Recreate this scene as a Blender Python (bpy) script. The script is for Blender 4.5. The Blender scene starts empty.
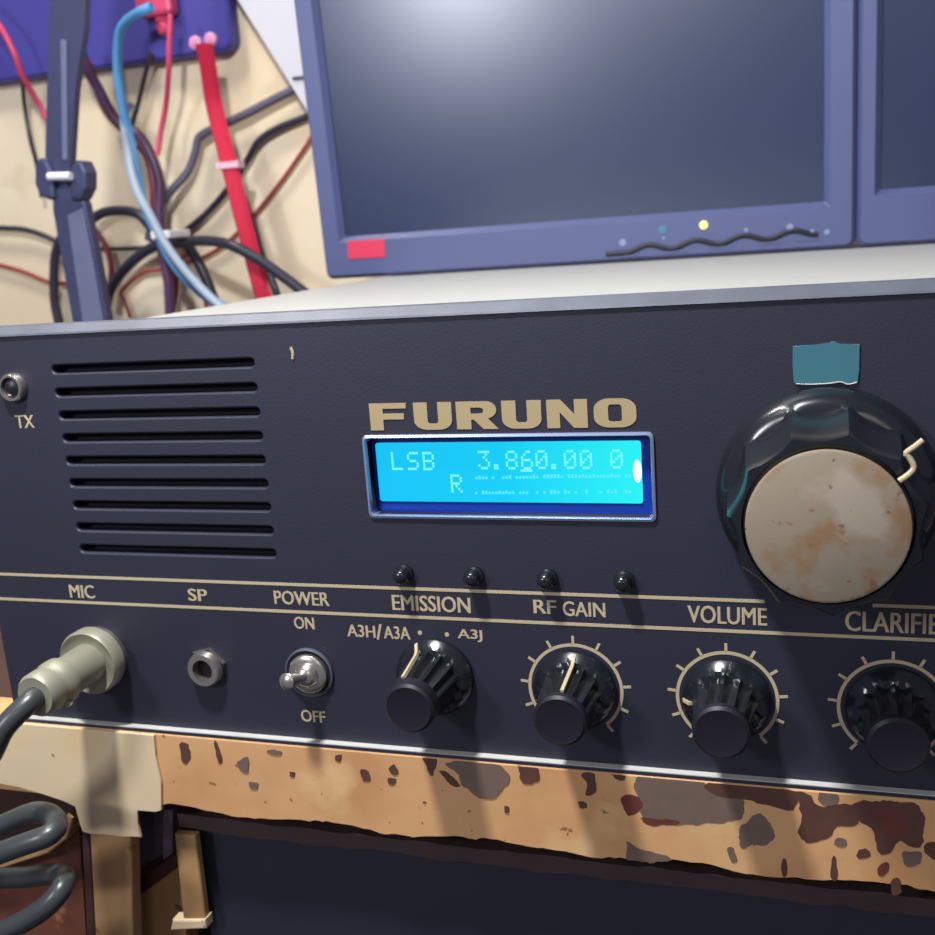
import bpy, bmesh, math, random
from mathutils import Vector, Matrix
random.seed(7)
SC = bpy.context.scene
COL = SC.collection

# ------------------------------------------------------------------ camera
F_PX = 1074.66
CAM = Vector((0.094324, -0.244796, 0.134043))
YAW, PITCH, ROLL = 0.321190, -0.218400, -0.073319
fwd = Vector((-math.sin(YAW)*math.cos(PITCH), math.cos(YAW)*math.cos(PITCH), math.sin(PITCH)))
r0 = Vector((math.cos(YAW), math.sin(YAW), 0)); u0 = r0.cross(fwd)
RT = r0*math.cos(ROLL) + u0*math.sin(ROLL)
UP = u0*math.cos(ROLL) - r0*math.sin(ROLL)
cd = bpy.data.cameras.new('camera'); cam = bpy.data.objects.new('camera', cd); COL.objects.link(cam)
cam.matrix_world = Matrix(((RT.x, UP.x, -fwd.x, CAM.x), (RT.y, UP.y, -fwd.y, CAM.y), (RT.z, UP.z, -fwd.z, CAM.z), (0, 0, 0, 1)))
cd.sensor_width = 36; cd.lens = F_PX/935*36; cd.clip_start = 0.005; cd.clip_end = 20
SC.camera = cam
cd.dof.use_dof = True; cd.dof.focus_distance = 0.25; cd.dof.aperture_fstop = 30

# ------------------------------------------------------------------ light
def s2l(c): return tuple(((v/255)/12.92 if v/255 <= .04045 else ((v/255+.055)/1.055)**2.4) for v in c)
w = bpy.data.worlds.new('world'); SC.world = w; w.use_nodes = True
bg = w.node_tree.nodes['Background']; bg.inputs[0].default_value = (0.74, 0.74, 1.0, 1); bg.inputs[1].default_value = 0.22
def area(name, loc, target, size, power, color):
    l = bpy.data.lights.new(name, 'AREA'); l.shape = 'DISK'; l.size = size; l.energy = power; l.color = color
    o = bpy.data.objects.new(name, l); COL.objects.link(o); o.location = loc
    o.rotation_euler = (Vector(target)-Vector(loc)).to_track_quat('-Z', 'Y').to_euler(); return o
area('desk_lamp_light', (-0.060, -0.160, 0.47), (-0.03, 0.10, 0.06), 0.045, 4.1, (0.95, 0.96, 1.0))
area('wall_fill_light', (-0.42, 0.12, 0.85), (-0.25, 0.46, 0.12), 0.15, 3.8, (1.0, 0.95, 0.84))  # unseen light added to brighten the wall
area('front_fill_light', (0.7, -1.9, 1.0), (-0.05, 0.0, 0.0), 0.6, 3.0, (1.0, 0.88, 0.72))  # fill added behind the camera to lighten the fronts
area('screen_glow_light', (-0.385, -0.70, 0.40), (-0.05, 0.3, 0.2), 0.12, 2.9, (0.86, 0.9, 1.0))  # added light, placed so it reflects as a glow in the monitor screen
vs = SC.view_settings
SC.display_settings.display_device = 'sRGB'; vs.view_transform = 'Standard'; vs.look = 'None'
vs.exposure = 0.0; vs.gamma = 1.0; vs.use_curve_mapping = False

# ------------------------------------------------------------------ materials
def mat(name, rgb, rough=.5, metal=0, spec=.5, emit=None, estr=0, bump=0, bscale=400, var=0, vscale=60, coat=0):
    m = bpy.data.materials.new(name); m.use_nodes = True
    nt = m.node_tree; b = nt.nodes['Principled BSDF']; c = s2l(rgb)
    b.inputs['Base Color'].default_value = (*c, 1); b.inputs['Roughness'].default_value = rough
    b.inputs['Metallic'].default_value = metal; b.inputs['Specular IOR Level'].default_value = spec
    b.inputs['Coat Weight'].default_value = coat
    if emit: b.inputs['Emission Color'].default_value = (*s2l(emit), 1); b.inputs['Emission Strength'].default_value = estr
    tc = nt.nodes.new('ShaderNodeTexCoord')
    if var:
        n = nt.nodes.new('ShaderNodeTexNoise'); n.inputs['Scale'].default_value = vscale; n.inputs['Detail'].default_value = 5
        nt.links.new(tc.outputs['Object'], n.inputs['Vector'])
        mx = nt.nodes.new('ShaderNodeMix'); mx.data_type = 'RGBA'
        mx.inputs['A'].default_value = (*[v*(1-var) for v in c], 1); mx.inputs['B'].default_value = (*[min(1, v*(1+var)) for v in c], 1)
        nt.links.new(n.outputs['Fac'], mx.inputs['Factor']); nt.links.new(mx.outputs['Result'], b.inputs['Base Color'])
    if bump:
        n2 = nt.nodes.new('ShaderNodeTexNoise'); n2.inputs['Scale'].default_value = bscale; n2.inputs['Detail'].default_value = 3
        nt.links.new(tc.outputs['Object'], n2.inputs['Vector'])
        bp = nt.nodes.new('ShaderNodeBump'); bp.inputs['Strength'].default_value = bump; bp.inputs['Distance'].default_value = .0004
        nt.links.new(n2.outputs['Fac'], bp.inputs['Height']); nt.links.new(bp.outputs['Normal'], b.inputs['Normal'])
    return m
def spotted(name, base, spots, rough=.7, object_space=True):
    """base colour with layers of blotches: spots = [(rgb, scale, threshold, soft)]"""
    m = mat(name, base, rough); nt = m.node_tree; b = nt.nodes['Principled BSDF']
    tc = nt.nodes.new('ShaderNodeTexCoord'); prev = None; k = 0
    for rgb, sc_, th, soft in spots:
        n = nt.nodes.new('ShaderNodeTexNoise'); n.inputs['Scale'].default_value = sc_; n.inputs['Detail'].default_value = 6
        mp = nt.nodes.new('ShaderNodeMapping'); mp.inputs['Location'].default_value = (k*3.7, k*1.3, k*2.1); k += 1
        nt.links.new(tc.outputs['Object'], mp.inputs['Vector']); nt.links.new(mp.outputs['Vector'], n.inputs['Vector'])
        rp = nt.nodes.new('ShaderNodeMapRange'); rp.inputs['From Min'].default_value = th; rp.inputs['From Max'].default_value = th+soft
        nt.links.new(n.outputs['Fac'], rp.inputs['Value'])
        mx = nt.nodes.new('ShaderNodeMix'); mx.data_type = 'RGBA'
        if prev: nt.links.new(prev, mx.inputs['A'])
        else: mx.inputs['A'].default_value = (*s2l(base), 1)
        mx.inputs['B'].default_value = (*s2l(rgb), 1)
        nt.links.new(rp.outputs['Result'], mx.inputs['Factor']); prev = mx.outputs['Result']
    nt.links.new(prev, b.inputs['Base Color']); return m

M = {}
M['panel'] = mat('panel_paint', (36, 36, 50), .5, bump=.12, bscale=2200, var=.12, vscale=25)
M['print'] = mat('cream_print', (178, 163, 130), .6)
M['gold'] = mat('gold_print', (164, 145, 106), .5)
M['cover'] = mat('white_cover_paint', (172, 172, 166), .5, var=.04)
M['rim'] = mat('worn_rim_metal', (82, 86, 96), .45, metal=.2, var=.35, vscale=90)
M['lip'] = mat('bare_lip_metal', (190, 188, 180), .5, var=.15, vscale=120)
M['slot'] = mat('slot_black', (12, 12, 18), .9)
M['knob'] = mat('black_knob_plastic', (22, 25, 30), .22, spec=.6)
M['knobface'] = mat('knob_face_plastic', (24, 22, 32), .4)
M['chrome'] = mat('nickel_metal', (190, 184, 172), .28, metal=.9, var=.1, vscale=300)
M['silver'] = mat('silver_bezel', (150, 160, 190), .3, metal=.6)
M['dial'] = spotted('stained_dial_cap', (134, 122, 102), [((132, 102, 72), 90, .52, .1), ((150, 138, 120), 70, .55, .1), ((120, 92, 70), 260, .64, .04), ((90, 78, 66), 420, .68, .03), ((176, 132, 98), 120, .62, .1)], .55)
M['tape'] = mat('teal_tape', (52, 104, 114), .5, var=.15, vscale=60)
M['lcdring'] = mat('lcd_border_glow', (10, 52, 150), .25)  # the display's glow is put into the border's blue base colour
M['mic'] = mat('microphone_plug_metal', (146, 144, 124), .45, metal=.25, var=.12, vscale=200)
M['cord'] = mat('grey_rubber_cord', (56, 60, 60), .35, spec=.6)
M['bezel'] = mat('monitor_plastic', (80, 87, 126), .45, bump=.1, bscale=2500)  # blue haze over darker plastic is put into this base colour
M['screen'] = mat('dark_screen', (34, 46, 76), .4, spec=1.0)
M['screen'].node_tree.nodes['Principled BSDF'].inputs['Roughness'].default_value = .275
M['groove'] = mat('groove_dark', (16, 16, 32), .6)
M['red'] = mat('red_label', (206, 52, 84), .5)
M['icon'] = mat('icon_print', (128, 138, 172), .5)
M['teal'] = mat('teal_icon', (62, 122, 140), .5)
M['led'] = mat('yellow_lamp', (240, 230, 130), .4, emit=(240, 225, 120), estr=.6)
M['foot'] = mat('foot_plastic', (96, 104, 88), .5)
M['wall'] = spotted('cream_wall_paint', (234, 220, 192), [((224, 206, 172), 6, .42, .25), ((196, 178, 140), 14, .60, .15), ((150, 136, 112), 22, .70, .08)], .8)
M['board'] = mat('white_board', (206, 205, 212), .6, var=.03)
M['box'] = mat('blue_box_plastic', (70, 66, 150), .45, var=.1, vscale=15)
M['arm'] = mat('lamp_arm_metal', (72, 76, 108), .4, metal=.35, var=.15, vscale=40)
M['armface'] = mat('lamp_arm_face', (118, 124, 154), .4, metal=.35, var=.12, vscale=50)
M['white'] = mat('white_plastic', (235, 235, 238), .4)
for n, c in dict(pink=(214, 74, 110), darkwire=(58, 52, 62), blue=(96, 170, 228), pale=(168, 186, 206), purple=(84, 52, 88), maroon=(120, 34, 56),
                 red=(206, 40, 70), grey=(98, 92, 110), black=(44, 42, 58), brownred=(150, 66, 60)).items():
    M['w_'+n] = mat('wire_'+n, c, .4)
M['tan'] = spotted('tan_board_paint', (206, 158, 106), [((192, 140, 90), 30, .5, .2), ((214, 174, 120), 45, .55, .15), ((140, 92, 58), 300, .68, .03), ((92, 58, 40), 190, .72, .02)], .65)
M['paper'] = spotted('cream_paper', (212, 190, 152), [((208, 182, 136), 40, .52, .18), ((150, 120, 80), 220, .72, .03)], .7)
M['patchgrey'] = mat('patch_grey', (108, 88, 76), .7, var=.2, vscale=200)
M['peelbrown'] = mat('peeled_brown', (84, 52, 40), .7, var=.3, vscale=200)
M['peelred'] = mat('peeled_red', (98, 46, 34), .7, var=.25, vscale=200)
M['case'] = mat('black_case_paint', (30, 32, 46), .6, var=.2, vscale=30)
M['casetrim'] = mat('case_trim', (58, 42, 40), .6, var=.3, vscale=120)
M['brown'] = spotted('reddish_wood', (104, 56, 36), [((78, 38, 28), 40, .48, .2), ((150, 92, 52), 90, .64, .08)], .6)
M['post'] = spotted('tan_post', (168, 130, 84), [((146, 108, 68), 30, .5, .2), ((110, 76, 48), 160, .66, .05)], .65)
M['bracket'] = mat('grey_bracket', (92, 78, 86), .5, metal=.3, var=.2, vscale=90)
M['darkwood'] = mat('dark_brown_wood', (60, 32, 24), .65, var=.2, vscale=60)
M['floor'] = mat('floor_concrete', (70, 62, 56), .8, var=.15, vscale=8)

# LCD backlight: brighter and greener towards the lamp at its right end
def lcd_mat():
    m = bpy.data.materials.new('lcd_backlight'); m.use_nodes = True; nt = m.node_tree
    b = nt.nodes['Principled BSDF']; b.inputs['Base Color'].default_value = (0, .02, .05, 1); b.inputs['Roughness'].default_value = .3
    tc = nt.nodes.new('ShaderNodeTexCoord'); sp = nt.nodes.new('ShaderNodeSeparateXYZ'); nt.links.new(tc.outputs['Object'], sp.inputs[0])
    rp = nt.nodes.new('ShaderNodeValToRGB'); mr = nt.nodes.new('ShaderNodeMapRange')
    mr.inputs['From Min'].default_value = -.034; mr.inputs['From Max'].default_value = .034
    nt.links.new(sp.outputs['X'], mr.inputs['Value']); nt.links.new(mr.outputs['Result'], rp.inputs['Fac'])
    cr = rp.color_ramp; cr.elements[0].color = (*s2l((10, 198, 246)), 1); cr.elements[1].color = (*s2l((40, 246, 246)), 1)
    e = cr.elements.new(.5); e.color = (*s2l((8, 208, 248)), 1)
    nt.links.new(rp.outputs['Color'], b.inputs['Emission Color']); b.inputs['Emission Strength'].default_value = .95
    return m
M['lcd'] = lcd_mat()
M['lcdtext'] = mat('lcd_characters', (20, 60, 70), .4, emit=(120, 244, 255), estr=1.0)
M['lcdtextdim'] = mat('lcd_scale_marks', (20, 60, 70), .4, emit=(84, 228, 252), estr=1.0)
M['lcdlamp'] = mat('lcd_edge_lamp', (200, 255, 255), .4, emit=(215, 255, 255), estr=1.1)

# ------------------------------------------------------------------ helpers
def at(px, py, Y):
    """point where the sight line of a photo pixel meets the depth plane Y (in metres)"""
    d = fwd + RT*((px-467.5)/F_PX) - UP*((py-467.5)/F_PX)
    return CAM + d*((Y-CAM.y)/d.y)
WLOC = {}
def link(name, me, m, parent=None):
    o = bpy.data.objects.new(name, me); COL.objects.link(o)
    if m: me.materials.append(m)
    co = [v.co for v in me.vertices]
    mn = Vector([min(c[i] for c in co) for i in range(3)]); mx = Vector([max(c[i] for c in co) for i in range(3)])
    c = (mn+mx)/2
    if parent is None: c.z = mn.z
    me.transform(Matrix.Translation(-c))
    pl = WLOC[parent.name] if parent else Vector((0, 0, 0))
    o.location = c-pl; WLOC[o.name] = c.copy(); o.parent = parent
    return o
def obj(name, bm, m, parent=None, smooth=False, angle=40):
    bmesh.ops.remove_doubles(bm, verts=bm.verts, dist=1e-7)
    bmesh.ops.recalc_face_normals(bm, faces=bm.faces)
    me = bpy.data.meshes.new(name); 
    if smooth:
        for f in bm.faces: f.smooth = True
        for e in bm.edges:
            if len(e.link_faces) == 2 and e.calc_face_angle(0) > math.radians(angle): e.smooth = False
    bm.to_mesh(me); bm.free()
    return link(name, me, m, parent)
def thing(name, loc, label, cat, group=None):
    o = bpy.data.objects.new(name, None); COL.objects.link(o); o.location = loc; o.empty_display_size = .01
    WLOC[o.name] = Vector(loc); tag(o, label, cat, group); return o
def tag(o, label, cat, group=None):
    o['label'] = label; o['category'] = cat
    if group: o['group'] = group
    return o
def struct(o): o['kind'] = 'structure'; return o
def new(): return bmesh.new()
def box(bm, x0, x1, y0, y1, z0, z1, bev=0, seg=2):
    vs_ = [bm.verts.new((x, y, z)) for x in (x0, x1) for y in (y0, y1) for z in (z0, z1)]
    fs = [bm.faces.new([vs_[i] for i in q]) for q in ((0, 1, 3, 2), (4, 6, 7, 5), (0, 4, 5, 1), (2, 3, 7, 6), (0, 2, 6, 4), (1, 5, 7, 3))]
    if bev:
        es = set(e for f in fs for e in f.edges)
        bmesh.ops.bevel(bm, geom=list(es), offset=bev, segments=seg, affect='EDGES', profile=.5)
    return bm
def prism(bm, pts, y0, y1, bev=0):
    """outline in the X-Z plane, from depth y0 (front) to y1"""
    a = [bm.verts.new((x, y0, z)) for x, z in pts]; b = [bm.verts.new((x, y1, z)) for x, z in pts]
    f = bm.faces.new(a); bm.faces.new(b[::-1]); n = len(pts)
    for i in range(n): bm.faces.new((a[i], b[i], b[(i+1) % n], a[(i+1) % n]))
    if bev: bmesh.ops.bevel(bm, geom=list(f.edges), offset=bev, segments=2, affect='EDGES', profile=.5)
    return bm
def loft(bm, loops, cap0=True, cap1=True):
    L = [[bm.verts.new(p) for p in lp] for lp in loops]; n = len(L[0])
    for a, b in zip(L, L[1:]):
        for i in range(n): bm.faces.new((a[i], a[(i+1) % n], b[(i+1) % n], b[i]))
    if cap0: bm.faces.new(L[0][::-1])
    if cap1: bm.faces.new(L[-1])
    return bm
def rr(x0, x1, z0, z1, r, y, n=4):
    p = []
    for cx, cz, a0 in ((x1-r, z1-r, 0), (x0+r, z1-r, 90), (x0+r, z0+r, 180), (x1-r, z0+r, 270)):
        for k in range(n+1):
            a = math.radians(a0+90*k/n); p.append((cx+r*math.cos(a), y, cz+r*math.sin(a)))
    return p
def ring(cx, cz, r, y, n=48, fl=None):
    p = []
    for k in range(n):
        a = 2*math.pi*k/n; q = r*(fl(a) if fl else 1); p.append((cx+q*math.sin(a), y, cz+q*math.cos(a)))
    return p
def turn(bm, cx, cz, prof, n=48, fl=None, cap0=True, cap1=True):
    """prof: list of (y, r) or (y, r, fluted?) from the panel outward"""
    return loft(bm, [ring(cx, cz, q[1], q[0], n, fl if len(q) > 2 and q[2] else None) for q in prof], cap0, cap1)
def smooth_path(pts, sub=8):
    pts = [Vector(p) for p in pts]
    if len(pts) < 3: return pts
    P = [pts[0]*2-pts[1]]+pts+[pts[-1]*2-pts[-2]]; out = []
    for i in range(1, len(P)-2):
        a, b, c, d = P[i-1], P[i], P[i+1], P[i+2]
        for k in range(sub):
            t = k/sub
            out.append(.5*((2*b)+(c-a)*t+(2*a-5*b+4*c-d)*t*t+(3*b-a-3*c+d)*t**3))
    out.append(pts[-1]); return out
def tube(bm, pts, r, n=10, sub=8, flat=1.0):
    P = smooth_path(pts, sub) if sub else [Vector(p) for p in pts]
    loops = []; t0 = (P[1]-P[0]).normalized(); nrm = t0.orthogonal().normalized()
    for i, p in enumerate(P):
        t = (P[min(i+1, len(P)-1)]-P[max(i-1, 0)]).normalized()
        nrm = (nrm-t*nrm.dot(t)).normalized(); bi = t.cross(nrm)
        rad = r(i/(len(P)-1)) if callable(r) else r
        loops.append([p+(nrm*math.cos(2*math.pi*k/n)+bi*math.sin(2*math.pi*k/n))*rad for k in range(n)])
    return loft(bm, loops)
def curve_mesh(splines, depth, bevel=0):
    """flat outline with holes, given thickness; faces -Y at y = 0"""
    cu = bpy.data.curves.new('outline', 'CURVE'); cu.dimensions = '2D'; cu.fill_mode = 'BOTH'
    cu.extrude = depth/2-bevel; cu.bevel_depth = bevel; cu.bevel_resolution = 1
    for pts in splines:
        s = cu.splines.new('POLY'); s.points.add(len(pts)-1); s.use_cyclic_u = True
        for q, (x, z) in zip(s.points, pts): q.co = (x, z, 0, 1)
    return cu2mesh(cu, depth)
def cu2mesh(cu, depth):
    t = bpy.data.objects.new('outline', cu); COL.objects.link(t)
    bpy.context.view_layer.update()
    me = bpy.data.meshes.new_from_object(t.evaluated_get(bpy.context.evaluated_depsgraph_get()))
    bpy.data.objects.remove(t); bpy.data.curves.remove(cu)
    me.transform(Matrix.Translation((0, depth/2, 0)) @ Matrix.Rotation(math.pi/2, 4, 'X'))
    me.materials.clear(); return me
def text(s, pxbox, parent, m=None, name='lettering', bold=.022, Y=0, th=.00012):
    l, r_, t, b = pxbox
    A = at(l, (t+b)/2, Y); B = at(r_, (t+b)/2, Y); T = at((l+r_)/2, t, Y); D = at((l+r_)/2, b, Y)
    cu = bpy.data.curves.new('txt', 'FONT'); cu.body = s; cu.size = 1; cu.extrude = .02; cu.resolution_u = 3
    o = bpy.data.objects.new('txt', cu); COL.objects.link(o); bpy.context.view_layer.update()
    me = bpy.data.meshes.new_from_object(o.evaluated_get(bpy.context.evaluated_depsgraph_get()))
    bpy.data.objects.remove(o); bpy.data.curves.remove(cu); me.materials.clear()
    xs = [v.co.x for v in me.vertices]; ys = [v.co.y for v in me.vertices]
    x0, x1, y0, y1 = min(xs), max(xs), min(ys), max(ys)
    zc = (A.z+B.z)/2; h = T.z-D.z
    for v in me.vertices:
        x, y, z = v.co
        v.co = (A.x+(x-x0)/(x1-x0)*(B.x-A.x), Y-th+(.02-z)/.04*th*1.3, zc+((y-y0)/(y1-y0)-.5)*h)
    # heavier strokes: the outline again, a hair to each side and a hair deeper
    b2 = bmesh.new(); sx = bold*(B.x-A.x)/(x1-x0)
    for k, (dx, dy) in enumerate(((0, 0), (-1, .00001), (1, .00002), (-.5, .00003), (.5, .00004))):
        c = me.copy(); c.transform(Matrix.Translation((dx*sx, dy, 0))); b2.from_mesh(c); bpy.data.meshes.remove(c)
    b2.to_mesh(me); b2.free()
    return link(name, me, m or M['print'], parent)

# ------------------------------------------------------------------ setting
bm = new(); box(bm, -1.2, .9, .46, .50, -.75, 1.2); struct(obj('wall_back', bm, M['wall']))
bm = new(); box(bm, -1.2, .9, -.6, .50, -.80, -.75); struct(obj('floor', bm, M['floor']))

# ------------------------------------------------------------------ desk the radio stands on
TOPZ = -.0012
desk = thing('desk', (0, .2, -.75), 'tan painted wooden desk with chipped front edge under the radio', 'desk')
bm = new(); box(bm, -.55, .40, .012, .455, -.0225, TOPZ-.0004, .0008); obj('tabletop', bm, M['darkwood'], desk)
bm = new(); box(bm, -.55, -.0885, .05, .062, -.75, -.0228); obj('shade_panel', bm, M['darkwood'], desk)  # added dark sheet standing in for the shade under the desk
# front board with a ragged lower edge
random.seed(3)
top = [(-.0896, TOPZ), (.40, TOPZ)]
bot = []; x = .40
while x > -.088:
    bot.append((x, -.0243+random.uniform(-.0007, .0007)+.0010*math.sin(x*130))); x -= random.uniform(.0012, .0035)
bot.append((-.0896, -.0250))
bm = new(); prism(bm, [(-.55, TOPZ)]+top[1:]+bot+[(-.55, -.0240)], -.0025, .012, .0004); obj('front_board', bm, M['tan'], desk)
# cream paper pasted over the left end, with a tab down over the post
pp = [(-.30, TOPZ-.0002), (-.0868, TOPZ-.0002), (-.0872, -.008), (-.0866, -.016), (-.0880, -.0254), (-.0900, -.0262), (-.0965, -.0260), (-.0970, -.0300), (-.0966, -.0352), (-.1000, -.0350), (-.1030, -.0357),
      (-.1090, -.0353), (-.1150, -.0361), (-.1172, -.0356), (-.1178, -.0330), (-.1181, -.0272), (-.1225, -.0258), (-.1300, -.0242), (-.1380, -.0228), (-.1460, -.0222), (-.30, -.0225)]
bm = new(); prism(bm, pp, -.0033, -.0024, .0002); o = obj('pasted_paper', bm, M['paper'], desk); o['label'] = 'cream paper pasted over left end'
NCH = [0]
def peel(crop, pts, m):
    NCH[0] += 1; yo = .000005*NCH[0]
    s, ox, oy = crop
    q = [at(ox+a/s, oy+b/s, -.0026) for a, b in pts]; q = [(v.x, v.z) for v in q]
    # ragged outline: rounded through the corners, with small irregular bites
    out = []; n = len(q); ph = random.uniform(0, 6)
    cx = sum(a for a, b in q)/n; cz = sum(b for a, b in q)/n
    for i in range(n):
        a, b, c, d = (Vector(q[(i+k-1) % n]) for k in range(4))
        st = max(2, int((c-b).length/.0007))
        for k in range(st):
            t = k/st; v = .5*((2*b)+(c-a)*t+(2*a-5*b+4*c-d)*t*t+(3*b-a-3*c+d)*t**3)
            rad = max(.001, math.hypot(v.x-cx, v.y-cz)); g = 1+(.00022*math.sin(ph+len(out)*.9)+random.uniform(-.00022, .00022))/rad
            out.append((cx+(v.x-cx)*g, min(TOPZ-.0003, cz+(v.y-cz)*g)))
    bm = new(); prism(bm, out, -.0026-yo, -.0020); obj('chip_patch', bm, m, desk)
C3 = (2.367, 540, 720); C2 = (2.4605, 180, 720)
G, BR, RD = M['patchgrey'], M['peelbrown'], M['peelred']
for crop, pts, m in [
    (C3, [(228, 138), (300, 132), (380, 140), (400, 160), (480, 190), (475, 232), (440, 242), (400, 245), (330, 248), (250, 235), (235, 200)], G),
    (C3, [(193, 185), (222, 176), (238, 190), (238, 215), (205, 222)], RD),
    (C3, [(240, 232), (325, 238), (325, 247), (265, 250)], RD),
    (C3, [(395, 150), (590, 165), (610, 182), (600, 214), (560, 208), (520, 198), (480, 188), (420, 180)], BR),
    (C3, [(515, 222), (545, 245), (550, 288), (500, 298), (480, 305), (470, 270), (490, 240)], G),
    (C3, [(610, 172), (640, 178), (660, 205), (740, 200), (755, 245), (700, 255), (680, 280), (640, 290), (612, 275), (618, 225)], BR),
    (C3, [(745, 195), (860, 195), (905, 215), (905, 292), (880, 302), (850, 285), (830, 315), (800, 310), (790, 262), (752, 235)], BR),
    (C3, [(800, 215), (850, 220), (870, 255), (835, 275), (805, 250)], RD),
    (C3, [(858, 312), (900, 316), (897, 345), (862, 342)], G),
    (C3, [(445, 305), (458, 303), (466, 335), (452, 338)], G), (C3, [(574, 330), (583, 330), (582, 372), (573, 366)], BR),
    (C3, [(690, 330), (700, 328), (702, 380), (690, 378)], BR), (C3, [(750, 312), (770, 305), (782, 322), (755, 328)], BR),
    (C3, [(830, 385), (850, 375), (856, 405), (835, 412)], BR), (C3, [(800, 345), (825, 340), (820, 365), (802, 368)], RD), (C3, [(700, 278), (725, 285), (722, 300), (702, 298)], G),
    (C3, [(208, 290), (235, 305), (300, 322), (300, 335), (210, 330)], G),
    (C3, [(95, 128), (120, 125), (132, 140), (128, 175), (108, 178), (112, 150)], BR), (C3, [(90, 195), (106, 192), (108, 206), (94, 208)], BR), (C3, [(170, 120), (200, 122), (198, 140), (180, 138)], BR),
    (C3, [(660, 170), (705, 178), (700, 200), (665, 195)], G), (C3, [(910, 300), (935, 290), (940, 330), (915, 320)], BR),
    (C2, [(655, 108), (700, 96), (740, 95), (800, 122), (810, 152), (758, 195), (700, 165), (680, 130)], G),  # six-sided grey patch below the emission knob
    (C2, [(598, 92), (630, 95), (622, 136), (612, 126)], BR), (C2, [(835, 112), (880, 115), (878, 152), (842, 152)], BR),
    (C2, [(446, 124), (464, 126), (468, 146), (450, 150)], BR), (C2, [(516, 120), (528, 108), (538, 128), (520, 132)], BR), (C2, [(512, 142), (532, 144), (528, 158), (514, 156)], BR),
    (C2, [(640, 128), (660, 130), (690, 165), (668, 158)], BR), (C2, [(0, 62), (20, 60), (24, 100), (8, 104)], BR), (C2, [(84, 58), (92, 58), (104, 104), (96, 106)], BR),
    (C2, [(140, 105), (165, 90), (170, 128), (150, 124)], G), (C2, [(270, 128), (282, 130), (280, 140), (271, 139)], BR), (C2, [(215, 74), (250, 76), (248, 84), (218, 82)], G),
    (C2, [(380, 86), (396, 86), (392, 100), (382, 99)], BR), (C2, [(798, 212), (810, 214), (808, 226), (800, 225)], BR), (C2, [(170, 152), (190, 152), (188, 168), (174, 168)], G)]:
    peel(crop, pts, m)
# legs and bracket under the left end
def quad(name, px, Y0, Y1, m, bev=.0006, parent=desk):
    q = [at(a, b, Y0) for a, b in px]; bm = new(); prism(bm, [(v.x, v.z) for v in q], Y0, Y1, bev); return obj(name, bm, m, parent)
quad('leg', [(88, 805), (130, 805), (136, 1100), (104, 1100)], -.0015, .003, M['post'])
quad('leg_side_strip', [(80, 805), (88, 805), (104, 1100), (94, 1100)], .0005, .006, M['darkwood'])
bm = new(); q = [at(a, b, .008) for a, b in [(134, 806), (176, 806), (176, 850), (137, 874)]]; prism(bm, [(v.x, v.z) for v in q], .014, .03)
q1 = [at(a, b, .008) for a, b in [(134, 806), (141, 806), (144, 862), (137, 874)]]; prism(bm, [(v.x, v.z) for v in q1], .006, .014)
q2 = [at(a, b, .008) for a, b in [(167, 806), (176, 806), (176, 850), (167, 856)]]; prism(bm, [(v.x, v.z) for v in q2], .006, .014)
o = obj('bracket', bm, M['bracket'], desk)
quad('diagonal_brace', [(131, 886), (177, 850), (177, 868), (131, 902)], .012, .03, M['darkwood'])
quad('corner_plate', [(126, 904), (178, 866), (186, 935), (186, 1100), (126, 1100)], .0145, .022, M['post'])
quad('leg', [(174, 834), (195, 836), (206, 926), (184, 930)], .004, .0065, M['post'])
quad('foot_block', [(172, 920), (205, 920), (206, 929), (170, 931)], .0032, .0072, M['paper'])

# reddish wooden board left of the leg
bm = new()
e = [at(a, b, .004) for a, b in [(-60, 874), (0, 860), (30, 855), (52, 846), (64, 832), (72, 816), (78, 812), (86, 935), (94, 1100), (-60, 1100)]]
prism(bm, [(v.x, v.z) for v in e], .004, .009, .0012)
t = tag(obj('wooden_board', bm, M['brown']), 'reddish brown wooden board with a curved top edge beside the desk leg', 'board')
bm = new(); f = [at(a, b, -.002) for a, b in [(-60, 866), (0, 853), (30, 847), (50, 838), (60, 826), (68, 812), (73, 818), (66, 840), (48, 854), (0, 868), (-60, 882)]]
prism(bm, [(v.x, v.z) for v in f], -.002, .004, .0006); o = obj('lit_edge_strip', bm, M['post'], t); o['label'] = 'tan strip painting in the lit top edge'  # tan strip paints in the light on the brown board's top edge

# black case under the desk
case = thing('equipment_case', (.12, .15, -.75), 'black equipment case with a scuffed brown top edge under the desk', 'case')
a = at(198, 838, .010)
bm = new(); box(bm, a.x-.0005, .40, .010, .40, -.75, -.0375, .001); obj('body', bm, M['case'], case)
bm = new(); up = []; dn = []; x = a.x-.004; random.seed(5)
while x < .40:
    up.append((x, -.0325+random.uniform(-.0003, .0003))); dn.append((x, -.0372+random.uniform(-.0009, .0005))); x += .004
prism(bm, up+dn[::-1], .0065, .40, .0004); obj('top_edge', bm, M['casetrim'], case)

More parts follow.
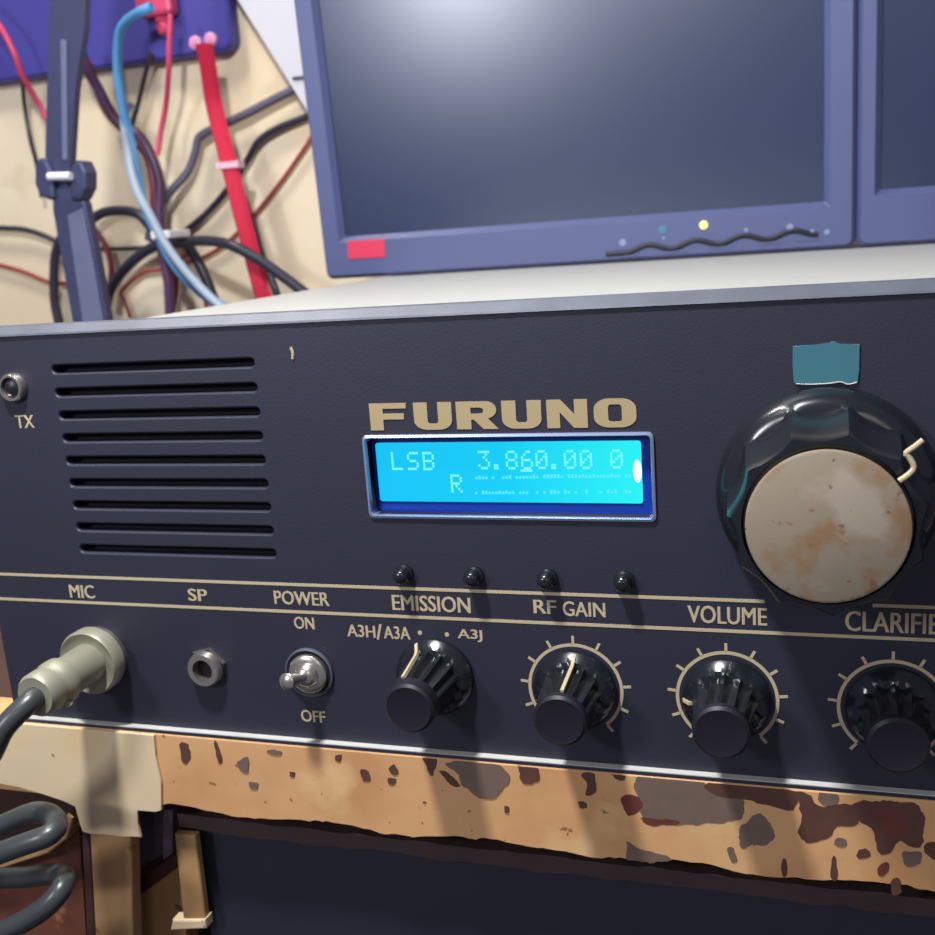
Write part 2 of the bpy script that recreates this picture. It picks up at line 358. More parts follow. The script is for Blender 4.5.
# ------------------------------------------------------------------ radio
radio = thing('radio_transceiver', (0.005, .15, 0), 'dark grey radio transceiver with lit blue display and tuning dial on the desk', 'radio')
XL, XR, ZT = -.1375, .155, .1145
def stadium(x0, x1, zc, h):
    r = h/2; p = []
    for k in range(7): a = math.radians(-90+30*k); p.append((x1-r+r*math.cos(a), zc+r*math.sin(a)))
    for k in range(7): a = math.radians(90+30*k); p.append((x0+r+r*math.cos(a), zc+r*math.sin(a)))
    return p
GX0, GX1, GZ, GD = -.10526, -.04205, .10448, .0064
slots = [stadium(GX0, GX1, GZ-i*GD, .0032) for i in range(9)]
LX0, LX1, LZ0, LZ1 = -.0140, .0584, .0640, .0849
win = [(LX0, LZ0), (LX1, LZ0), (LX1, LZ1), (LX0, LZ1)]
me = curve_mesh([[(XL, 0), (XR, 0), (XR, ZT), (XL, ZT)], win]+slots, .0040, .0005)
panel = link('front_panel', me, M['panel'], radio)
bm = new(); box(bm, GX0-.006, GX1+.006, .0041, .006, GZ-9*GD, GZ+GD); obj('speaker_backing', bm, M['slot'], radio)
# cabinet with worn bevelled rim
bm = new(); box(bm, XL+.002, XR-.002, .0062, .375, .0, .1110, .001)
cab = obj('cabinet', bm, M['cover'], radio)
bm = new()
for x0, x1 in ((XL, XR),):
    prof = [(-.0006, ZT-.0004), (-.0004, ZT+.0001), (.0024, ZT+.0021), (.0050, ZT+.0023), (.0058, ZT+.0010), (.0061, .110), (.0041, .110), (.0041, ZT), (.0004, ZT-.0003)]
    loft(bm, [[(x0, y, z) for y, z in prof], [(x1, y, z) for y, z in prof]])
obj('top_rim', bm, M['rim'], radio)
bm = new(); box(bm, XL, XR, -.0023, .0060, -.0011, -.0002, .0001); lp = obj('bottom_lip', bm, M['panel'], radio)
bm = new(); box(bm, XL, XR, -.0021, .0060, -.0002, 0.0); o = obj('lip_edge', bm, M['lip'], lp); o['label'] = 'bare pale upper edge'
# printed lines
def hline(x0, x1, z, t=.0008):
    bm = new(); box(bm, x0, x1, -.00012, .0002, z-t/2, z+t/2); obj('printed_line', bm, M['print'], panel)
hline(-.1370, .0830, .04477); hline(.1065, .154, .04477); hline(-.1365, .154, .03705)
for s, b_ in [('MIC', (70, 94, 585, 598)), ('SP', (188.5, 207, 589, 601)), ('POWER', (274.7, 328.8, 591.5, 605)), ('ON', (294.5, 314, 617, 629)), ('OFF', (301.5, 325, 710.5, 722)),
             ('EMISSION', (392.7, 470, 596, 611.5)), ('RF', (534, 556, 600, 613.5)), ('GAIN', (563, 605, 602, 616.5)), ('VOLUME', (688, 766.6, 606.5, 624)), ('CLARIFIER', (845.6, 955, 612.5, 633)), ('TX', (16, 34, 415, 428)),
             ('A3H', (347.5, 375, 625, 637)), ('/', (376.5, 382, 624, 639.5)), ('A3A', (384, 410, 626.5, 639)), ('A3J', (458, 482, 629.5, 641.5))]:
    text(s, b_, panel)
for px, py in ((420, 632.7), (447, 634.5)):
    v = at(px, py, 0); bm = new(); turn(bm, v.x, v.z, [(.0002, .0006), (-.00012, .0006)], 12); obj('printed_dot', bm, M['print'], panel)
# maker's name
def arc(cx, cz, rx, rz, a0, a1, n=8): return [(cx+rx*math.cos(math.radians(a0+(a1-a0)*k/n)), cz+rz*math.sin(math.radians(a0+(a1-a0)*k/n))) for k in range(n+1)]
LET = {
 'F': [[(0, 0), (.36, 0), (.36, .40), (.93, .40), (.93, .62), (.36, .62), (.36, .80), (1, .80), (1, 1), (0, 1)]],
 'U': [[(0, 1), (0, .34)]+arc(.34, .34, .34, .34, 180, 270)+arc(.66, .34, .34, .34, 270, 360)+[(1, 1), (.64, 1), (.64, .32)]+arc(.56, .32, .08, .1, 0, -90, 4)+arc(.44, .32, .08, .1, 270, 180, 4)+[(.36, 1)]],
 'R': [[(0, 0), (.35, 0), (.35, .34), (.42, .34), (.64, 0), (1.0, 0), (.76, .38)]+arc(.70, .69, .27, .31, -70, 90)+[(0, 1)], [(.35, .56), (.55, .56)]+arc(.57, .67, .09, .11, -90, 90, 6)+[(.35, .78)]],
 'N': [[(0, 0), (.32, 0), (.32, .56), (.66, 0), (1, 0), (1, 1), (.68, 1), (.68, .46), (.34, 1), (0, 1)]],
 'O': [arc(.64, .64, .36, .36, 0, 90)+arc(.36, .64, .36, .36, 90, 180)+arc(.36, .36, .36, .36, 180, 270)+arc(.64, .36, .36, .36, 270, 360),
       arc(.58, .70, .08, .1, 0, 90, 4)+arc(.42, .70, .08, .1, 90, 180, 4)+arc(.42, .30, .08, .1, 180, 270, 4)+arc(.58, .30, .08, .1, 270, 360, 4)]}
zt, zb = .0932, .0864
for ch, l, r_ in [('F', 370, 406.4), ('U', 414, 451.7), ('R', 456.5, 498), ('U', 502, 541.4), ('N', 547, 587.6), ('O', 594, 636.5)]:
    xa = at(l, 415, 0).x; xb = at(r_, 413, 0).x
    me = curve_mesh([[(xa+u*(xb-xa), zb+v*(zt-zb)) for u, v in sp] for sp in LET[ch]], .0003)
    me.transform(Matrix.Translation((0, -.0002, 0))); link('nameplate_letter', me, M['gold'], panel)
# paint nick
v = at(291, 347, 0); u_ = at(293, 359, 0); bm = new(); tube(bm, [v+Vector((0, -.0001, 0)), (v+u_)/2+Vector((.0003, -.0001, 0)), u_+Vector((0, -.0001, 0))], .0004, 6, 3); obj('paint_nick', bm, M['print'], panel)

# display
disp = None
bm = new()
loft(bm, [rr(LX0-.0004, LX1+.0004, LZ0-.0004, LZ1+.0004, .0013, .0005), rr(LX0-.0003, LX1+.0003, LZ0-.0003, LZ1+.0003, .0013, -.0006), rr(LX0+.0003, LX1-.0003, LZ0+.0003, LZ1-.0003, .0010, -.0008),
          rr(LX0+.0005, LX1-.0005, LZ0+.0005, LZ1-.0005, .0010, -.0003), rr(LX0+.0005, LX1-.0005, LZ0+.0005, LZ1-.0005, .0010, .0030)], False, False)
disp = obj('display', bm, M['silver'], radio); disp['label'] = 'silver display frame'
bm = new(); box(bm, LX0-.001, LX1+.001, .0033, .0038, LZ0-.001, LZ1+.001); obj('display_border', bm, M['lcdring'], disp)
SX0, SX1, SZ0, SZ1 = -.0124, .0552, .0672, .0825
bm = new(); loft(bm, [rr(SX0, SX1, SZ0, SZ1, .0007, .0034), rr(SX0, SX1, SZ0, SZ1, .0007, .0030)]); obj('display_screen', bm, M['lcd'], disp)
FONT = {'L': '10000 10000 10000 10000 10000 10000 11111', 'S': '01111 10000 10000 01110 00001 00001 11110', 'B': '11110 10001 10001 11110 10001 10001 11110',
        '3': '11111 00010 00100 00010 00001 10001 01110', '8': '01110 10001 10001 01110 10001 10001 01110', '6': '00110 01000 10000 11110 10001 10001 01110',
        '0': '01110 10001 10011 10101 11001 10001 01110', '.': '00000 00000 00000 00000 00000 01100 01100', 'R': '11110 10001 10001 11110 10100 10010 10001', '_': '11111'}
DP = .00061
def lcd_char(ch, px, py):
    v = at(px, py, .003); bm = new(); rows = FONT[ch].split()
    for j, row in enumerate(rows):
        for i, b_ in enumerate(row):
            if b_ == '1':
                x = v.x+(i-2)*DP; z = v.z-(j-(len(rows)-1)/2)*DP*1.12
                box(bm, x-DP*.42, x+DP*.42, .00285, .0031, z-DP*.46, z+DP*.46)
    obj('display_character', bm, M['lcdtext'], disp)
for ch, px, py in [('L', 397, 461), ('S', 413, 461), ('B', 428.5, 461), ('3', 484, 460), ('.', 497, 460), ('8', 511.6, 460), ('6', 527, 460), ('0', 541.5, 459.5), ('.', 554.5, 459.5), ('0', 570, 459.5), ('0', 586, 459.5), ('0', 616.5, 459), ('R', 456.5, 483.5), ('_', 526.5, 470.5)]:
    lcd_char(ch, px, py)
bm = new(); v0 = at(473, 478, .003); v1 = at(630, 476, .003); w0 = at(473, 493, .003); w1 = at(630, 492, .003); random.seed(2)
for i in range(46):
    for A, B, pr in ((v0, v1, .85), (w0, w1, .7)):
        if random.random() < pr:
            p = A.lerp(B, i/45); hgt = random.choice((.0003, .0003, .0006))
            box(bm, p.x-.0003, p.x+.0003, .00285, .0031, p.z-.0003, p.z+hgt)
obj('display_meter_scale', bm, M['lcdtextdim'], disp)
v = at(637.5, 471, .003); bm = new(); loft(bm, [[(v.x+.0010*math.cos(k*math.pi/8), y, v.z+.0028*math.sin(k*math.pi/8)) for k in range(16)] for y in (.0031, .0028)]); obj('display_edge_lamp', bm, M['lcdlamp'], disp)

# push buttons under the display
for i in range(4):
    x, z = -.00619+i*.01889, .04895
    bm = new(); turn(bm, x, z, [(.0005, .0025), (-.0012, .0025), (-.0015, .0021), (-.0034, .0020), (-.0042, .0014), (-.0044, .0006)], 24); obj('push_button', bm, M['knob'], radio, True)

# small knobs
def flute(n, d):
    def f(a):
        u = (a*n/(2*math.pi)) % 1; return 1-d*(1-abs(2*u-1)**2)
    return f
def dial_scale(x, z):
    bm = new(); r = .01171; a0, a1 = -140, 140; n = 60
    L = []
    for k in range(n+1):
        a = math.radians(a0+(a1-a0)*k/n); s, c = math.sin(a), math.cos(a)
        L.append([(x+(r+d)*s, y, z+(r+d)*c) for d, y in ((-.0004, .0002), (-.0004, -.0001), (.0004, -.0001), (.0004, .0002))])
    loft(bm, L)
    for k in range(11):
        a = math.radians(a0+(a1-a0)*k/10); s, c = math.sin(a), math.cos(a); q = []
        for rad in (r+.0003, r+.0024): q.append([(x+rad*s+t*c, y, z+rad*c-t*s) for t, y in ((-.00034, .0002), (-.00034, -.0001), (.00034, -.0001), (.00034, .0002))])
        loft(bm, q)
    obj('dial_scale', bm, M['print'], panel)
def knob(x, z, ang, dd=.0185, npt=5):
    f = flute(14, .17)
    bm = new(); turn(bm, x, z, [(.0003, .0104), (-.0016, .0104), (-.0024, .0098), (-.0036, .0086), (-.0040, .0083, 1), (-.0055, .0080, 1), (-.0158, .0067, 1), (-.0166, .0064, 1)], 96, f)
    kb = obj('control_knob', bm, M['knob'], radio, True, 28)
    bm = new(); turn(bm, x, z, [(-.0160, .0060), (-.0166, .0066), (-dd+.0006, .0064), (-dd, .0057), (-dd+.0002, .0048), (-dd+.0002, .0002)], 48); obj('knob_face', bm, M['knobface'], kb, True)
    a = math.radians(ang); s, c = math.sin(a), math.cos(a); bm = new(); q = []
    for y, r1 in ((-.0019, .0102), (-.0026, .0099), (-.0040, .0086), (-.0055, .0082), (-.0160, .00695))[:npt]:
        q.append([(x+rr_*s+t*c, yy, z+rr_*c-t*s) for t, rr_, yy in ((-.00042, r1-.0008, y), (-.00042, r1+.00008, y-.0002), (.00042, r1+.00008, y-.0002), (.00042, r1-.0008, y))])
    loft(bm, q); o = obj('pointer_line', bm, M['print'], kb); o['label'] = 'white pointer line'
KZ = .0198
knob(0, .0212, -22, .0205); knob(.037, KZ, 4); knob(.074, KZ, -90, npt=3); knob(.111, KZ, 148)
for x in (.037, .074, .111): dial_scale(x, KZ)

# tuning dial
DX, DZ = .0964, .0712
f11 = lambda a: flute(11, .085)(a+.35)
bm = new(); turn(bm, DX, DZ, [(.0003, .0238), (-.0035, .0236), (-.0062, .0226), (-.0076, .0212), (-.0080, .0212, 1), (-.0100, .0208, 1), (-.0262, .0196, 1), (-.0274, .0188, 1), (-.0275, .0166), (-.0262, .0162)], 176, f11)
dial = obj('tuning_dial', bm, M['knob'], radio, True, 35); dial['label'] = 'large black scalloped tuning knob'
bm = new(); turn(bm, DX, DZ+.0003, [(-.0260, .0150), (-.0294, .0157), (-.0301, .0156), (-.0303, .0151), (-.0303, .0003)], 72); o = obj('dial_cap', bm, M['dial'], dial, True); o['label'] = 'stained beige round cap'
# bent pale line on the dial's rim
def W(px, py, y): return at(px, py, y)
bm = new(); tube(bm, [W(923, 440, -.0290), W(914, 447, -.0292), W(906, 453, -.0292), W(909, 457, -.0292), W(914, 467, -.0293), W(909, 474, -.0294), W(899, 481, -.0296)], .00055, 8, 3); o = obj('dial_zigzag', bm, M['print'], dial); o['label'] = 'bent pale zigzag line'
# teal tape above the dial
p = [at(a, b, 0) for a, b in [(793, 346), (810, 345), (828, 343), (833, 341), (840, 344), (860, 344), (859, 370), (858, 382), (848, 384), (838, 381), (820, 384), (794, 383), (792.5, 365)]]
bm = new(); prism(bm, [(v.x, v.z) for v in p], -.0004, .0002, .00012); o = obj('tape_piece', bm, M['tape'], radio); o['label'] = 'piece of teal tape'
bm = new(); e1 = [at(a, b, 0) for a, b in [(796, 383.5), (812, 384), (830, 383), (840, 381.5), (848, 384), (857, 382)]]
tube(bm, [v+Vector((0, -.0004, 0)) for v in e1], .00013, 6, 4); obj('tape_edge', bm, M['lip'], o)

# transmit lamp, socket, switch, microphone socket
v = at(15, 387, 0); bm = new(); turn(bm, v.x, v.z, [(.0003, .0040), (-.0016, .0040), (-.0022, .0036), (-.0022, .0030), (-.0010, .0028)], 32, None, True, False); o = obj('indicator_lamp', bm, M['chrome'], radio, True)
bm = new(); turn(bm, v.x, v.z, [(.0003, .0029), (-.0012, .0028), (-.0020, .0016), (-.0022, .0004)], 24); obj('lamp_lens', bm, M['knobface'], o, True)
v = at(208.5, 666, 0); bm = new(); hexa = [[(v.x+.0058*math.cos(math.radians(60*k+15)), y, v.z+.0058*math.sin(math.radians(60*k+15))) for k in range(6)] for y in (.0003, -.0016)]
loft(bm, hexa, True, False); 
turn(bm, v.x, v.z, [(-.0015, .0053), (-.0026, .0050), (-.0034, .0046), (-.0034, .0031), (-.0004, .0030)], 36, None, False, False)
o = obj('speaker_jack', bm, M['chrome'], radio, True, 30)
bm = new(); turn(bm, v.x, v.z, [(.0003, .0031), (-.0006, .0030)], 24); obj('jack_hole', bm, M['slot'], o)
v = at(310, 672, 0); bm = new(); turn(bm, v.x, v.z, [(.0003, .0070), (-.0008, .0070), (-.0010, .0066), (-.0004, .0063), (-.0004, .0004)], 40); sw = obj('power_switch', bm, M['rim'], radio, True)
bm = new(); turn(bm, v.x, v.z, [(-.0003, .0062), (-.0005, .0062)], 36); obj('switch_washer', bm, M['slot'], sw)
bm = new(); turn(bm, v.x, v.z, [(-.0004, .0055), (-.0016, .0055), (-.0020, .0051), (-.0022, .0036), (-.0036, .0030), (-.0044, .0018), (-.0046, .0004)], 36); obj('switch_bushing', bm, M['chrome'], sw, True)
bm = new(); tube(bm, [(v.x, -.0045, v.z+.0004), (v.x-.0004, -.0070, v.z+.0010), (v.x-.0010, -.0098, v.z+.0018), (v.x-.0013, -.0118, v.z+.0022)], lambda t: (.0013+.0012*t**1.5)*(1 if t < .86 else math.sqrt(max(.04, 1-((t-.86)/.14)**2))), 16, 6); o = obj('switch_lever', bm, M['chrome'], sw, True)
v = at(101, 655, 0); bm = new(); turn(bm, v.x, v.z, [(.0003, .0088), (-.0015, .0088), (-.0020, .0080)], 40); obj('microphone_socket', bm, M['chrome'], radio, True)
# rubber feet
for x in (-.11, .13):
    for y in (.03, .34):
        bm = new(); turn(bm, x, 0, [(0, .008), (0, .008)], 8) if False else box(bm, x-.008, x+.008, y-.008, y+.008, TOPZ-.0004, .0005); obj('rubber_foot', bm, M['slot'], radio)

# ------------------------------------------------------------------ microphone plug and cord
MX, MZ = v.x, v.z
mic = thing('microphone_cord', (MX, -.02, MZ-.05), 'pale metal microphone plug with grey coiled cord in the left socket', 'microphone cord')
bm = new(); turn(bm, MX, MZ, [(-.0016, .0090), (-.0022, .0096), (-.0058, .0096), (-.0066, .0090), (-.0060, .0082), (-.0057, .0050)], 48, None, True, False)
turn(bm, MX, MZ, [(-.0040, .0058), (-.0066, .0058), (-.0178, .0056), (-.0180, .0056)], 40, None, False, True); pl = obj('plug_body', bm, M['mic'], mic, True)
bm = new(); turn(bm, MX, MZ, [(-.0172, .0058), (-.0180, .0066), (-.0206, .0066), (-.0214, .0060), (-.0232, .0056), (-.0236, .0062), (-.0276, .0061), (-.0286, .0054), (-.0284, .0038)], 40); obj('plug_sleeve', bm, M['mic'], mic, True)
for dx, dz in ((.0035, -.0046), (-.004, -.005)):
    bm = new(); turn(bm, MX+dx, MZ+dz, [(-.0205, .0016), (-.0217, .0016), (-.0218, .0004)], 12); obj('clamp_screw', bm, M['chrome'], mic)
cp = [Vector((MX, -.0270, MZ)), Vector((MX-.0003, -.0310, MZ-.0008)), at(4, 728, -.036), at(-14, 762, -.038), at(-48, 800, -.036), at(-64, 832, -.030)]
# slack loops of the cord hanging below the plug
cp += [at(a, b, y) for a, b, y in [(-34, 840, -.024), (0, 826, -.022), (32, 813, -.022), (50, 815, -.024), (57, 825, -.028), (49, 835, -.032), (28, 843, -.034), (0, 853, -.035), (-34, 866, -.035), (-62, 876, -.031),
       (-34, 880, -.025), (0, 878, -.023), (30, 877, -.022), (52, 874, -.023), (64, 876, -.027), (62, 888, -.032), (48, 905, -.035), (25, 921, -.036), (0, 932, -.036), (-34, 944, -.034), (-55, 958, -.030), (-30, 972, -.025), (10, 985, -.023), (30, 1010, -.024)]]
bm = new(); tube(bm, cp, .0030, 14, 4); obj('coiled_cord', bm, M['cord'], mic, True)

# ------------------------------------------------------------------ monitors
MY = .32
def monitor(x0, x1, sx0, sx1, sz0, label):
    sz1 = sz0+(sx1-sx0)*.74; z0 = .1113; z1 = sz1+(sx0-x0)*1.25; cx = (x0+x1)/2
    t = thing('monitor', (cx, MY, .1110), label, 'monitor', 'monitors on the radio')
    bm = new(); r = .004
    loft(bm, [rr(x0+.004, x1-.004, z0+.004, z1-.004, r, MY+.034), rr(x0, x1, z0, z1, r, MY+.028), rr(x0, x1, z0, z1, r, MY+.003), rr(x0+.002, x1-.002, z0+.002, z1-.002, r-.001, MY),
              rr(sx0-.0028, sx1+.0028, sz0-.0028, sz1+.0028, .001, MY), rr(sx0, sx1, sz0, sz1, .0008, MY+.0035), rr(sx0, sx1, sz0, sz1, .0008, MY+.005)], True, False)
    obj('bezel', bm, M['bezel'], t)
    bm = new(); box(bm, sx0-.001, sx1+.001, MY+.0045, MY+.008, sz0-.001, sz1+.001); obj('screen', bm, M['screen'], t)
    bm = new(); loft(bm, [rr(x0+.02, x1-.02, z0+.02, z1-.02, .01, MY+.033), rr(x0+.05, x1-.05, z0+.04, z1-.04, .01, MY+.05)]); obj('back_cover', bm, M['bezel'], t)
    bm = new(); box(bm, cx-.025, cx+.025, MY+.036, MY+.046, .1150, .20, .002); obj('stand_neck', bm, M['bezel'], t)
    bm = new(); box(bm, cx-.085, cx+.085, MY+.004, MY+.050, .1112, .1132, .0006); obj('stand_foot', bm, M['foot'], t)
    t.rotation_euler.x = math.radians(3); return t
m1 = monitor(-.1700, .1130, -.1563, .0985, .1342, 'dark monitor with red label and wavy button strip on the left of two')
sl = [at(a, b, MY) for a, b in [(348, 241), (385, 238.5), (386, 257), (349, 259)]]
bm = new(); prism(bm, [(p.x, p.z) for p in sl], MY-.0005, MY+.0005, .0002); obj('red_label', bm, M['red'], m1)
# wavy strip above the buttons
w0 = at(606, 252, MY); w1 = at(818, 231.5, MY); pts = []
for k in range(61):
    t_ = k/60; p = w0.lerp(w1, t_); ph = max(0, (t_-.10)/.9)
    pts.append(Vector((p.x, MY+.0007, p.z+(-.0015*math.cos(ph*2*math.pi*4) if t_ > .10 else -.0012))))
bm = new(); tube(bm, pts, .0017, 8, 0); obj('button_groove', bm, M['groove'], m1)
for tt in (.14, .345, .565, .785, .95):
    p = w0.lerp(w1, tt); bm = new(); loft(bm, [rr(p.x-.0060, p.x+.0060, p.z-.0040, p.z-.0024, .0007, MY+.0005), rr(p.x-.0057, p.x+.0057, p.z-.0038, p.z-.0026, .0005, MY-.0004)]); obj('button', bm, M['bezel'], m1)
for px, py, rad, m in [(623, 242.5, .0020, 'icon'), (663, 229.5, .0022, 'teal'), (746, 230, .0011, 'icon'), (790, 227, .0018, 'icon'), (812, 231, .0010, 'icon'), (827, 232, .0014, 'icon'), (664, 238, .0008, 'icon')]:
    p = at(px, py, MY); bm = new(); turn(bm, p.x, p.z, [(MY+.0003, rad), (MY-.0004, rad*.9)], 14); obj('button_symbol', bm, M[m], m1)
p = at(704, 225, MY); bm = new(); turn(bm, p.x, p.z, [(MY+.0003, .0022), (MY-.0010, .0020), (MY-.0014, .0010)], 16); obj('power_lamp', bm, M['led'], m1)
m2 = monitor(.1134, .3920, .1240, .3800, .1378, 'dark monitor cut off at the right edge of the photo')

# ------------------------------------------------------------------ on the wall
# white board, tilted
bx = thing('white_board', (-.05, .444, .25), 'tilted white board on the wall behind the left monitor', 'board')
A = at(212, -40, .436); B = at(322, 136, .436); d = (B-A).normalized(); nrm = Vector((-d.z, 0, d.x)); nrm = nrm if nrm.x > 0 else -nrm
q = [A-d*.05, B, B+nrm*.16, A-d*.05+nrm*.16]
bm = new(); prism(bm, [(v.x, v.z) for v in q], .436, .459, .0008); obj('sheet', bm, M['board'], bx)
a, b = at(293, 78.5, .4355), at(304, 77.5, .4355); bm = new(); tube(bm, [a, b], .0012, 8, 0); obj('dark_clip', bm, M['w_darkwire'], bx)
# blue box
BY = .447; a = at(215, 52, BY); b = at(232, 40, BY)
box_t = thing('wall_box', (-.40, BY+.015, a.z), 'dark blue plastic box on the wall with wires leaving it', 'electrical box')
bm = new(); zb_ = .2455+.0055
zb_ = a.z
loft(bm, [rr(-.62, b.x, zb_, zb_+.17, .008, .459), rr(-.62, b.x, zb_, zb_+.17, .008, BY+.002), rr(-.618, b.x-.002, zb_+.002, zb_+.168, .007, BY)]); obj('housing', bm, M['box'], box_t)
for px, py in ((197, 43.5), (212, 40)):
    p = at(px, py, BY); bm = new(); turn(bm, p.x, p.z, [(BY+.001, .0048), (BY-.003, .0046), (BY-.004, .0030)], 20); obj('terminal_screw', bm, mat('pink_terminal', (220, 150, 190), .4), box_t, True)

def cable(label, px, r, m, ext=None, name='cable', cat='cable', Y=.44, flat=False):
    """px: list of (x, y) or (x, y, depth)"""
    P = [at(q[0]/2.834, q[1]/2.834, q[2] if len(q) > 2 else Y) for q in px]
    if ext:
        P.append(P[-1]+(P[-1]-P[-2])*1.2); P.append(Vector((P[-1].x+ext[0]*.5, P[-1].y+.002, max(.02, P[-1].z-.05))))
    bm = new(); tube(bm, P, r, 12, 8)
    return tag(obj(name, bm, M[m], None, True), label, cat, 'cables on the wall')
cable('pink-red wire crossing the left edge and running behind the lamp arm', [(-200, -120, .425), (-60, 10, .418), (0, 75, .418), (40, 150, .420), (62, 210, .425), (95, 270, .435), (128, 325, .44), (170, 420, .442)], .0021, 'w_pink')
cable('thin dark wire hanging left of the lamp arm joint', [(62, 205, .430), (70, 300, .44), (85, 390, .44), (105, 470, .444), (118, 560, .446)], .0016, 'w_darkwire')
bc = cable('bright light blue cable curving down from the wall box to the radio', [(430, 20, .415), (390, 38, .415), (352, 68, .415), (337, 110, .416), (334, 200, .416), (348, 300, .412), (370, 400, .410), (402, 560, .408), (450, 672, .406), (505, 765, .404), (580, 838, .402), (640, 872, .400)], .0033, 'w_blue', (.02, .02))
cable('pale grey-blue cable running beside the light blue one', [(372, 300, .424), (352, 330, .414), (362, 430, .404), (385, 530, .400), (425, 610, .398), (468, 690, .396), (520, 762, .394), (575, 822, .392), (625, 868, .392)], .0030, 'w_pale', (.02, .02))
cable('dark purple cable sweeping from the wall box down to the middle bundle', [(225, 130, .418), (245, 190, .421), (275, 245, .43), (330, 340, .436), (395, 385, .436), (432, 450, .436), (452, 520, .436), (452, 600, .434), (458, 700, .434), (476, 790, .434), (482, 890, .434)], .0036, 'w_purple', (0, .02))
cable('maroon cable beside the purple cable above the white tie', [(250, 180, .425), (300, 310, .448), (365, 385, .449), (415, 440, .449), (436, 520, .449), (440, 600, .449), (470, 720, .449), (496, 800, .449), (484, 890, .449)], .0030, 'w_maroon', (0, .02))
cable('thin dark wire dropping straight behind the light blue cable', [(428, 150, .443), (412, 210, .445), (390, 300, .446), (376, 350, .447), (368, 420, .447)], .0017, 'w_darkwire')
cable('thin pink wire hanging from the pink plug', [(483, 40, .415), (480, 120, .415), (478, 200, .418), (470, 300, .43), (456, 370, .432), (446, 440, .430)], .0019, 'w_pink')
cable('grey cable rising kinked to the right edge of the white board', [(840, 250, .452), (770, 285, .451), (700, 322, .45), (640, 350, .45), (585, 375, .45), (562, 395, .45), (554, 430, .45), (530, 490, .448), (480, 548, .444), (440, 610, .444), (420, 680, .446)], .0030, 'w_grey')
cable('dark grey cable rising to the monitor below the kinked grey one', [(870, 330, .455), (790, 362, .454), (735, 398, .454), (700, 455, .454), (650, 530, .454), (585, 605, .454), (520, 660, .454)], .0023, 'w_black')
cable('thin red wire reaching the monitor edge', [(885, 385, .456), (860, 425, .456), (800, 510, .456), (720, 610, .456), (650, 682, .456), (590, 722, .456), (530, 745, .456)], .0015, 'w_brownred')
cable('thick black cable arching right across the red strap to the radio', [(250, 630, .444), (290, 604, .444), (340, 597, .444), (390, 606, .442), (430, 645, .438), (490, 688, .430), (560, 682, .415), (640, 690, .400), (720, 728, .398), (800, 782, .396), (880, 842, .394)], .0036, 'w_black', (.03, .03))
cable('black cable forming the arch beneath the light blue cable', [(300, 880, .445), (308, 835, .445), (335, 785, .443), (390, 728, .441), (450, 692, .440), (505, 672, .441), (545, 715, .44), (580, 780, .44), (602, 840, .44), (615, 880, .44)], .0038, 'w_black', (.01, .02))
cable('thin dark wire entering from the left at mid height', [(-900, 560, .456), (-400, 600, .456), (-120, 640, .454), (0, 646, .452), (60, 649, .452), (110, 662, .452), (160, 685, .452), (220, 720, .452)], .0020, 'w_darkwire')
cable('thin brownish red wire entering from the left below the dark one', [(-900, 640, .457), (-400, 690, .457), (-120, 728, .456), (0, 752, .455), (70, 772, .455), (140, 800, .455), (200, 803, .455), (250, 795, .455)], .0017, 'w_brownred')
cable('black cable curving down just left of the lower lamp arm', [(240, 640, .448), (190, 655, .448), (163, 700, .448), (154, 760, .448), (155, 850, .448), (168, 920, .448)], .0036, 'w_black', (.01, .02))
cable('maroon wire looping out right of the lower lamp arm', [(245, 640, .452), (275, 660, .452), (303, 705, .452), (316, 760, .452), (310, 820, .452), (300, 890, .452)], .0022, 'w_maroon', (0, .02))
cable('thin dark level wire right of the lamp arm', [(235, 705, .457), (320, 705, .457), (400, 702, .457), (450, 698, .457)], .0014, 'w_darkwire')
cable('thin pale red wire low between the lamp arm and the bundle', [(370, 900, .453), (352, 850, .453), (345, 825, .453), (400, 775, .453), (450, 765, .453), (500, 745, .453)], .0015, 'w_brownred', (0, .02))
cable('black wire behind the red strap near the radio', [(690, 560, .452), (715, 640, .450), (740, 720, .448), (765, 780, .446), (790, 850, .444)], .0028, 'w_black', (.01, .03))
# red strap
def ribbon(bm, P, w_, th):
    P = smooth_path(P, 8); L = []
    for i, p in enumerate(P):
        t = (P[min(i+1, len(P)-1)]-P[max(i-1, 0)]).normalized(); s = Vector((0, -1, 0)).cross(t).normalized()
        L.append([p+s*w_/2, p+s*w_*.3+Vector((0, -th, 0)), p-s*w_*.3+Vector((0, -th, 0)), p-s*w_/2, p-s*w_*.3+Vector((0, th, 0)), p+s*w_*.3+Vector((0, th, 0))])
    loft(bm, L)
P = [at(a/2.834, b/2.834, y) for a, b, y in [(578, 125, .417), (588, 180, .42), (605, 290, .425), (632, 400, .422), (658, 500, .418), (688, 620, .415), (714, 720, .415), (735, 800, .415), (752, 855, .415)]]
P.append(Vector((P[-1].x+.02, .415, .03)))
rt = thing('red_cable', (P[-1].x, .415, .03), 'wide red flat cable running down from the wall box to the radio', 'cable', 'cables on the wall')
bm = new(); ribbon(bm, P, .0128, .0026); obj('flat_lead', bm, M['w_red'], rt, True)
bm = new(); p = at(230, 165.5, .419); box(bm, p.x-.0085, p.x+.0085, .4145, .424, p.z-.0022, p.z+.0022, .0006); obj('cable_tie', bm, mat('pink_tie', (240, 190, 205), .4), rt)
bm = new(); p = at(164, 234.5, .403); box(bm, p.x-.0075, p.x+.0075, .398, .424, p.z-.0026, p.z+.0026, .0008); tag(obj('cable_tie', bm, M['white']), 'white cable tie around the light blue cable', 'cable tie')
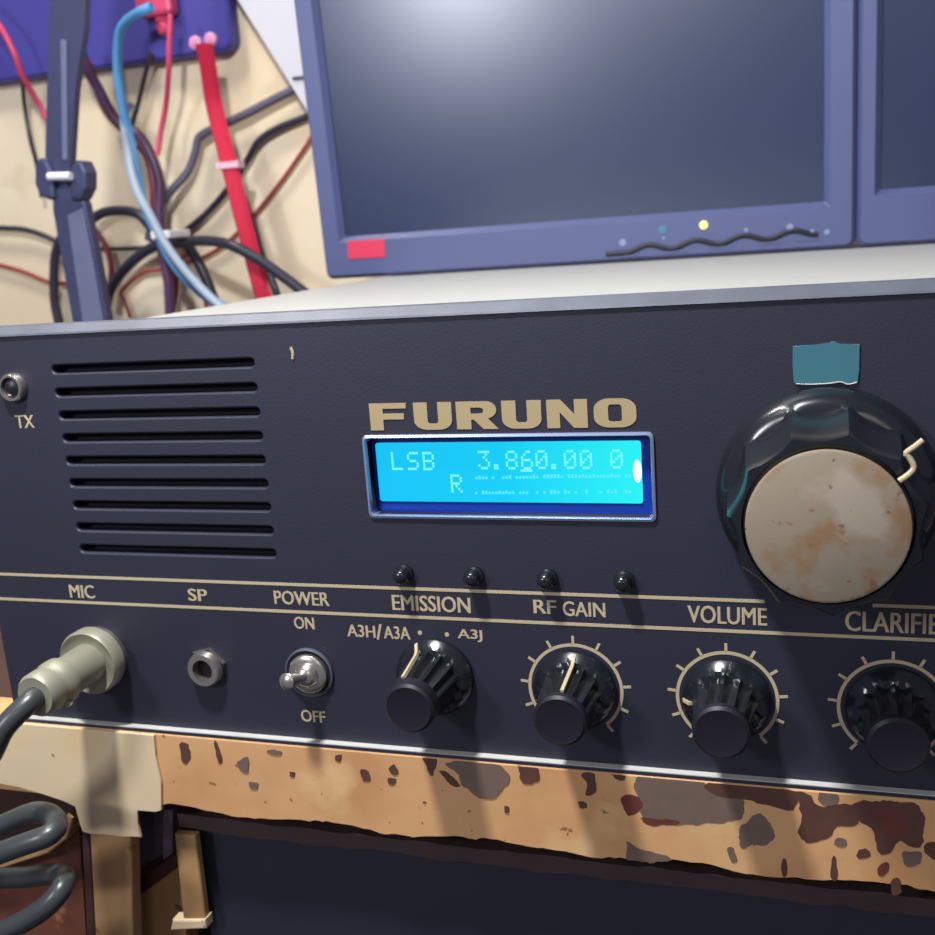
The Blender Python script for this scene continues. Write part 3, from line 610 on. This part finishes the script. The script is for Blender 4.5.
# pink plug
p = at(163, 6, BY); pk = thing('pink_plug', (p.x, BY, p.z), 'pink plug on the blue wall box at the top edge', 'plug')
bm = new(); box(bm, p.x-.015, p.x+.013, BY-.012, BY-.0002, p.z-.008, p.z+.02, .003); obj('plug_body', bm, M['w_pink'], pk)
bm = new(); q = at(168.5, 30, BY); turn(bm, q.x, q.z, [(BY-.0002, .0045), (BY-.008, .0042), (BY-.010, .002)], 20); box(bm, q.x-.004, q.x+.004, BY-.008, BY-.001, q.z, p.z); obj('plug_tail', bm, M['w_pink'], pk)

# ------------------------------------------------------------------ lamp arm
AY = .30
lamp = thing('lamp_arm', tuple(at(92, 330, AY+.012)), 'dark jointed metal lamp arm standing left behind the radio', 'lamp arm')
def bar(bm, prof, y0, y1, bev=.0015):
    q = [at(a, b, y0) for a, b in prof]; prism(bm, [(v.x, v.z) for v in q], y0, y1, bev)
bm = new(); bar(bm, [(54, -170), (92, -170), (84, 30), (75, 90), (70, 170), (66, 200), (50, 200), (44, 155), (47, 90)], AY, AY+.005); ua = obj('upper_arm', bm, M['arm'], lamp)
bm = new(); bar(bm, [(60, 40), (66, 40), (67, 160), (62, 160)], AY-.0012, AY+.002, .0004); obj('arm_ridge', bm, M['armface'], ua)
bm = new(); bar(bm, [(52, 186), (72, 186), (85, 203), (97, 262), (113, 350), (113, 400), (84, 400), (74, 330), (62, 260), (52, 210)], AY-.002, AY+.004); la = obj('lower_arm', bm, M['arm'], lamp)
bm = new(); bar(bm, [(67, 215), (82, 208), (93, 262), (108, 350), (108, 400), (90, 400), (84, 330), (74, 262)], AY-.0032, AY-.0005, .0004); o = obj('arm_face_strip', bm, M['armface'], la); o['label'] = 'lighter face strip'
bm = new(); bar(bm, [(34, 165), (38, 158), (46, 160), (52, 172), (54, 198), (48, 200), (39, 196), (34, 184)], AY-.005, AY+.005, .002); obj('joint_plate', bm, M['arm'], lamp)
bm = new(); bar(bm, [(68, 172), (74, 160), (81, 161), (86, 172), (86, 188), (80, 200), (70, 200)], AY-.005, AY+.005, .002); obj('joint_plate', bm, M['arm'], lamp)
bm = new(); a, b = at(49, 176.5, AY-.008), at(71, 176, AY-.008); tube(bm, [a, b], .0024, 12, 0); o = obj('joint_pin', bm, M['white'], lamp, True); o['label'] = 'bright white joint pin'
bm = new(); p = at(98, 380, AY+.006); box(bm, p.x-.03, p.x+.03, AY-.03, AY+.03, TOPZ-.0004, .012, .002); box(bm, p.x-.008, p.x+.008, AY, AY+.014, .01, p.z+.012, .001); obj('base_clamp', bm, M['arm'], lamp)
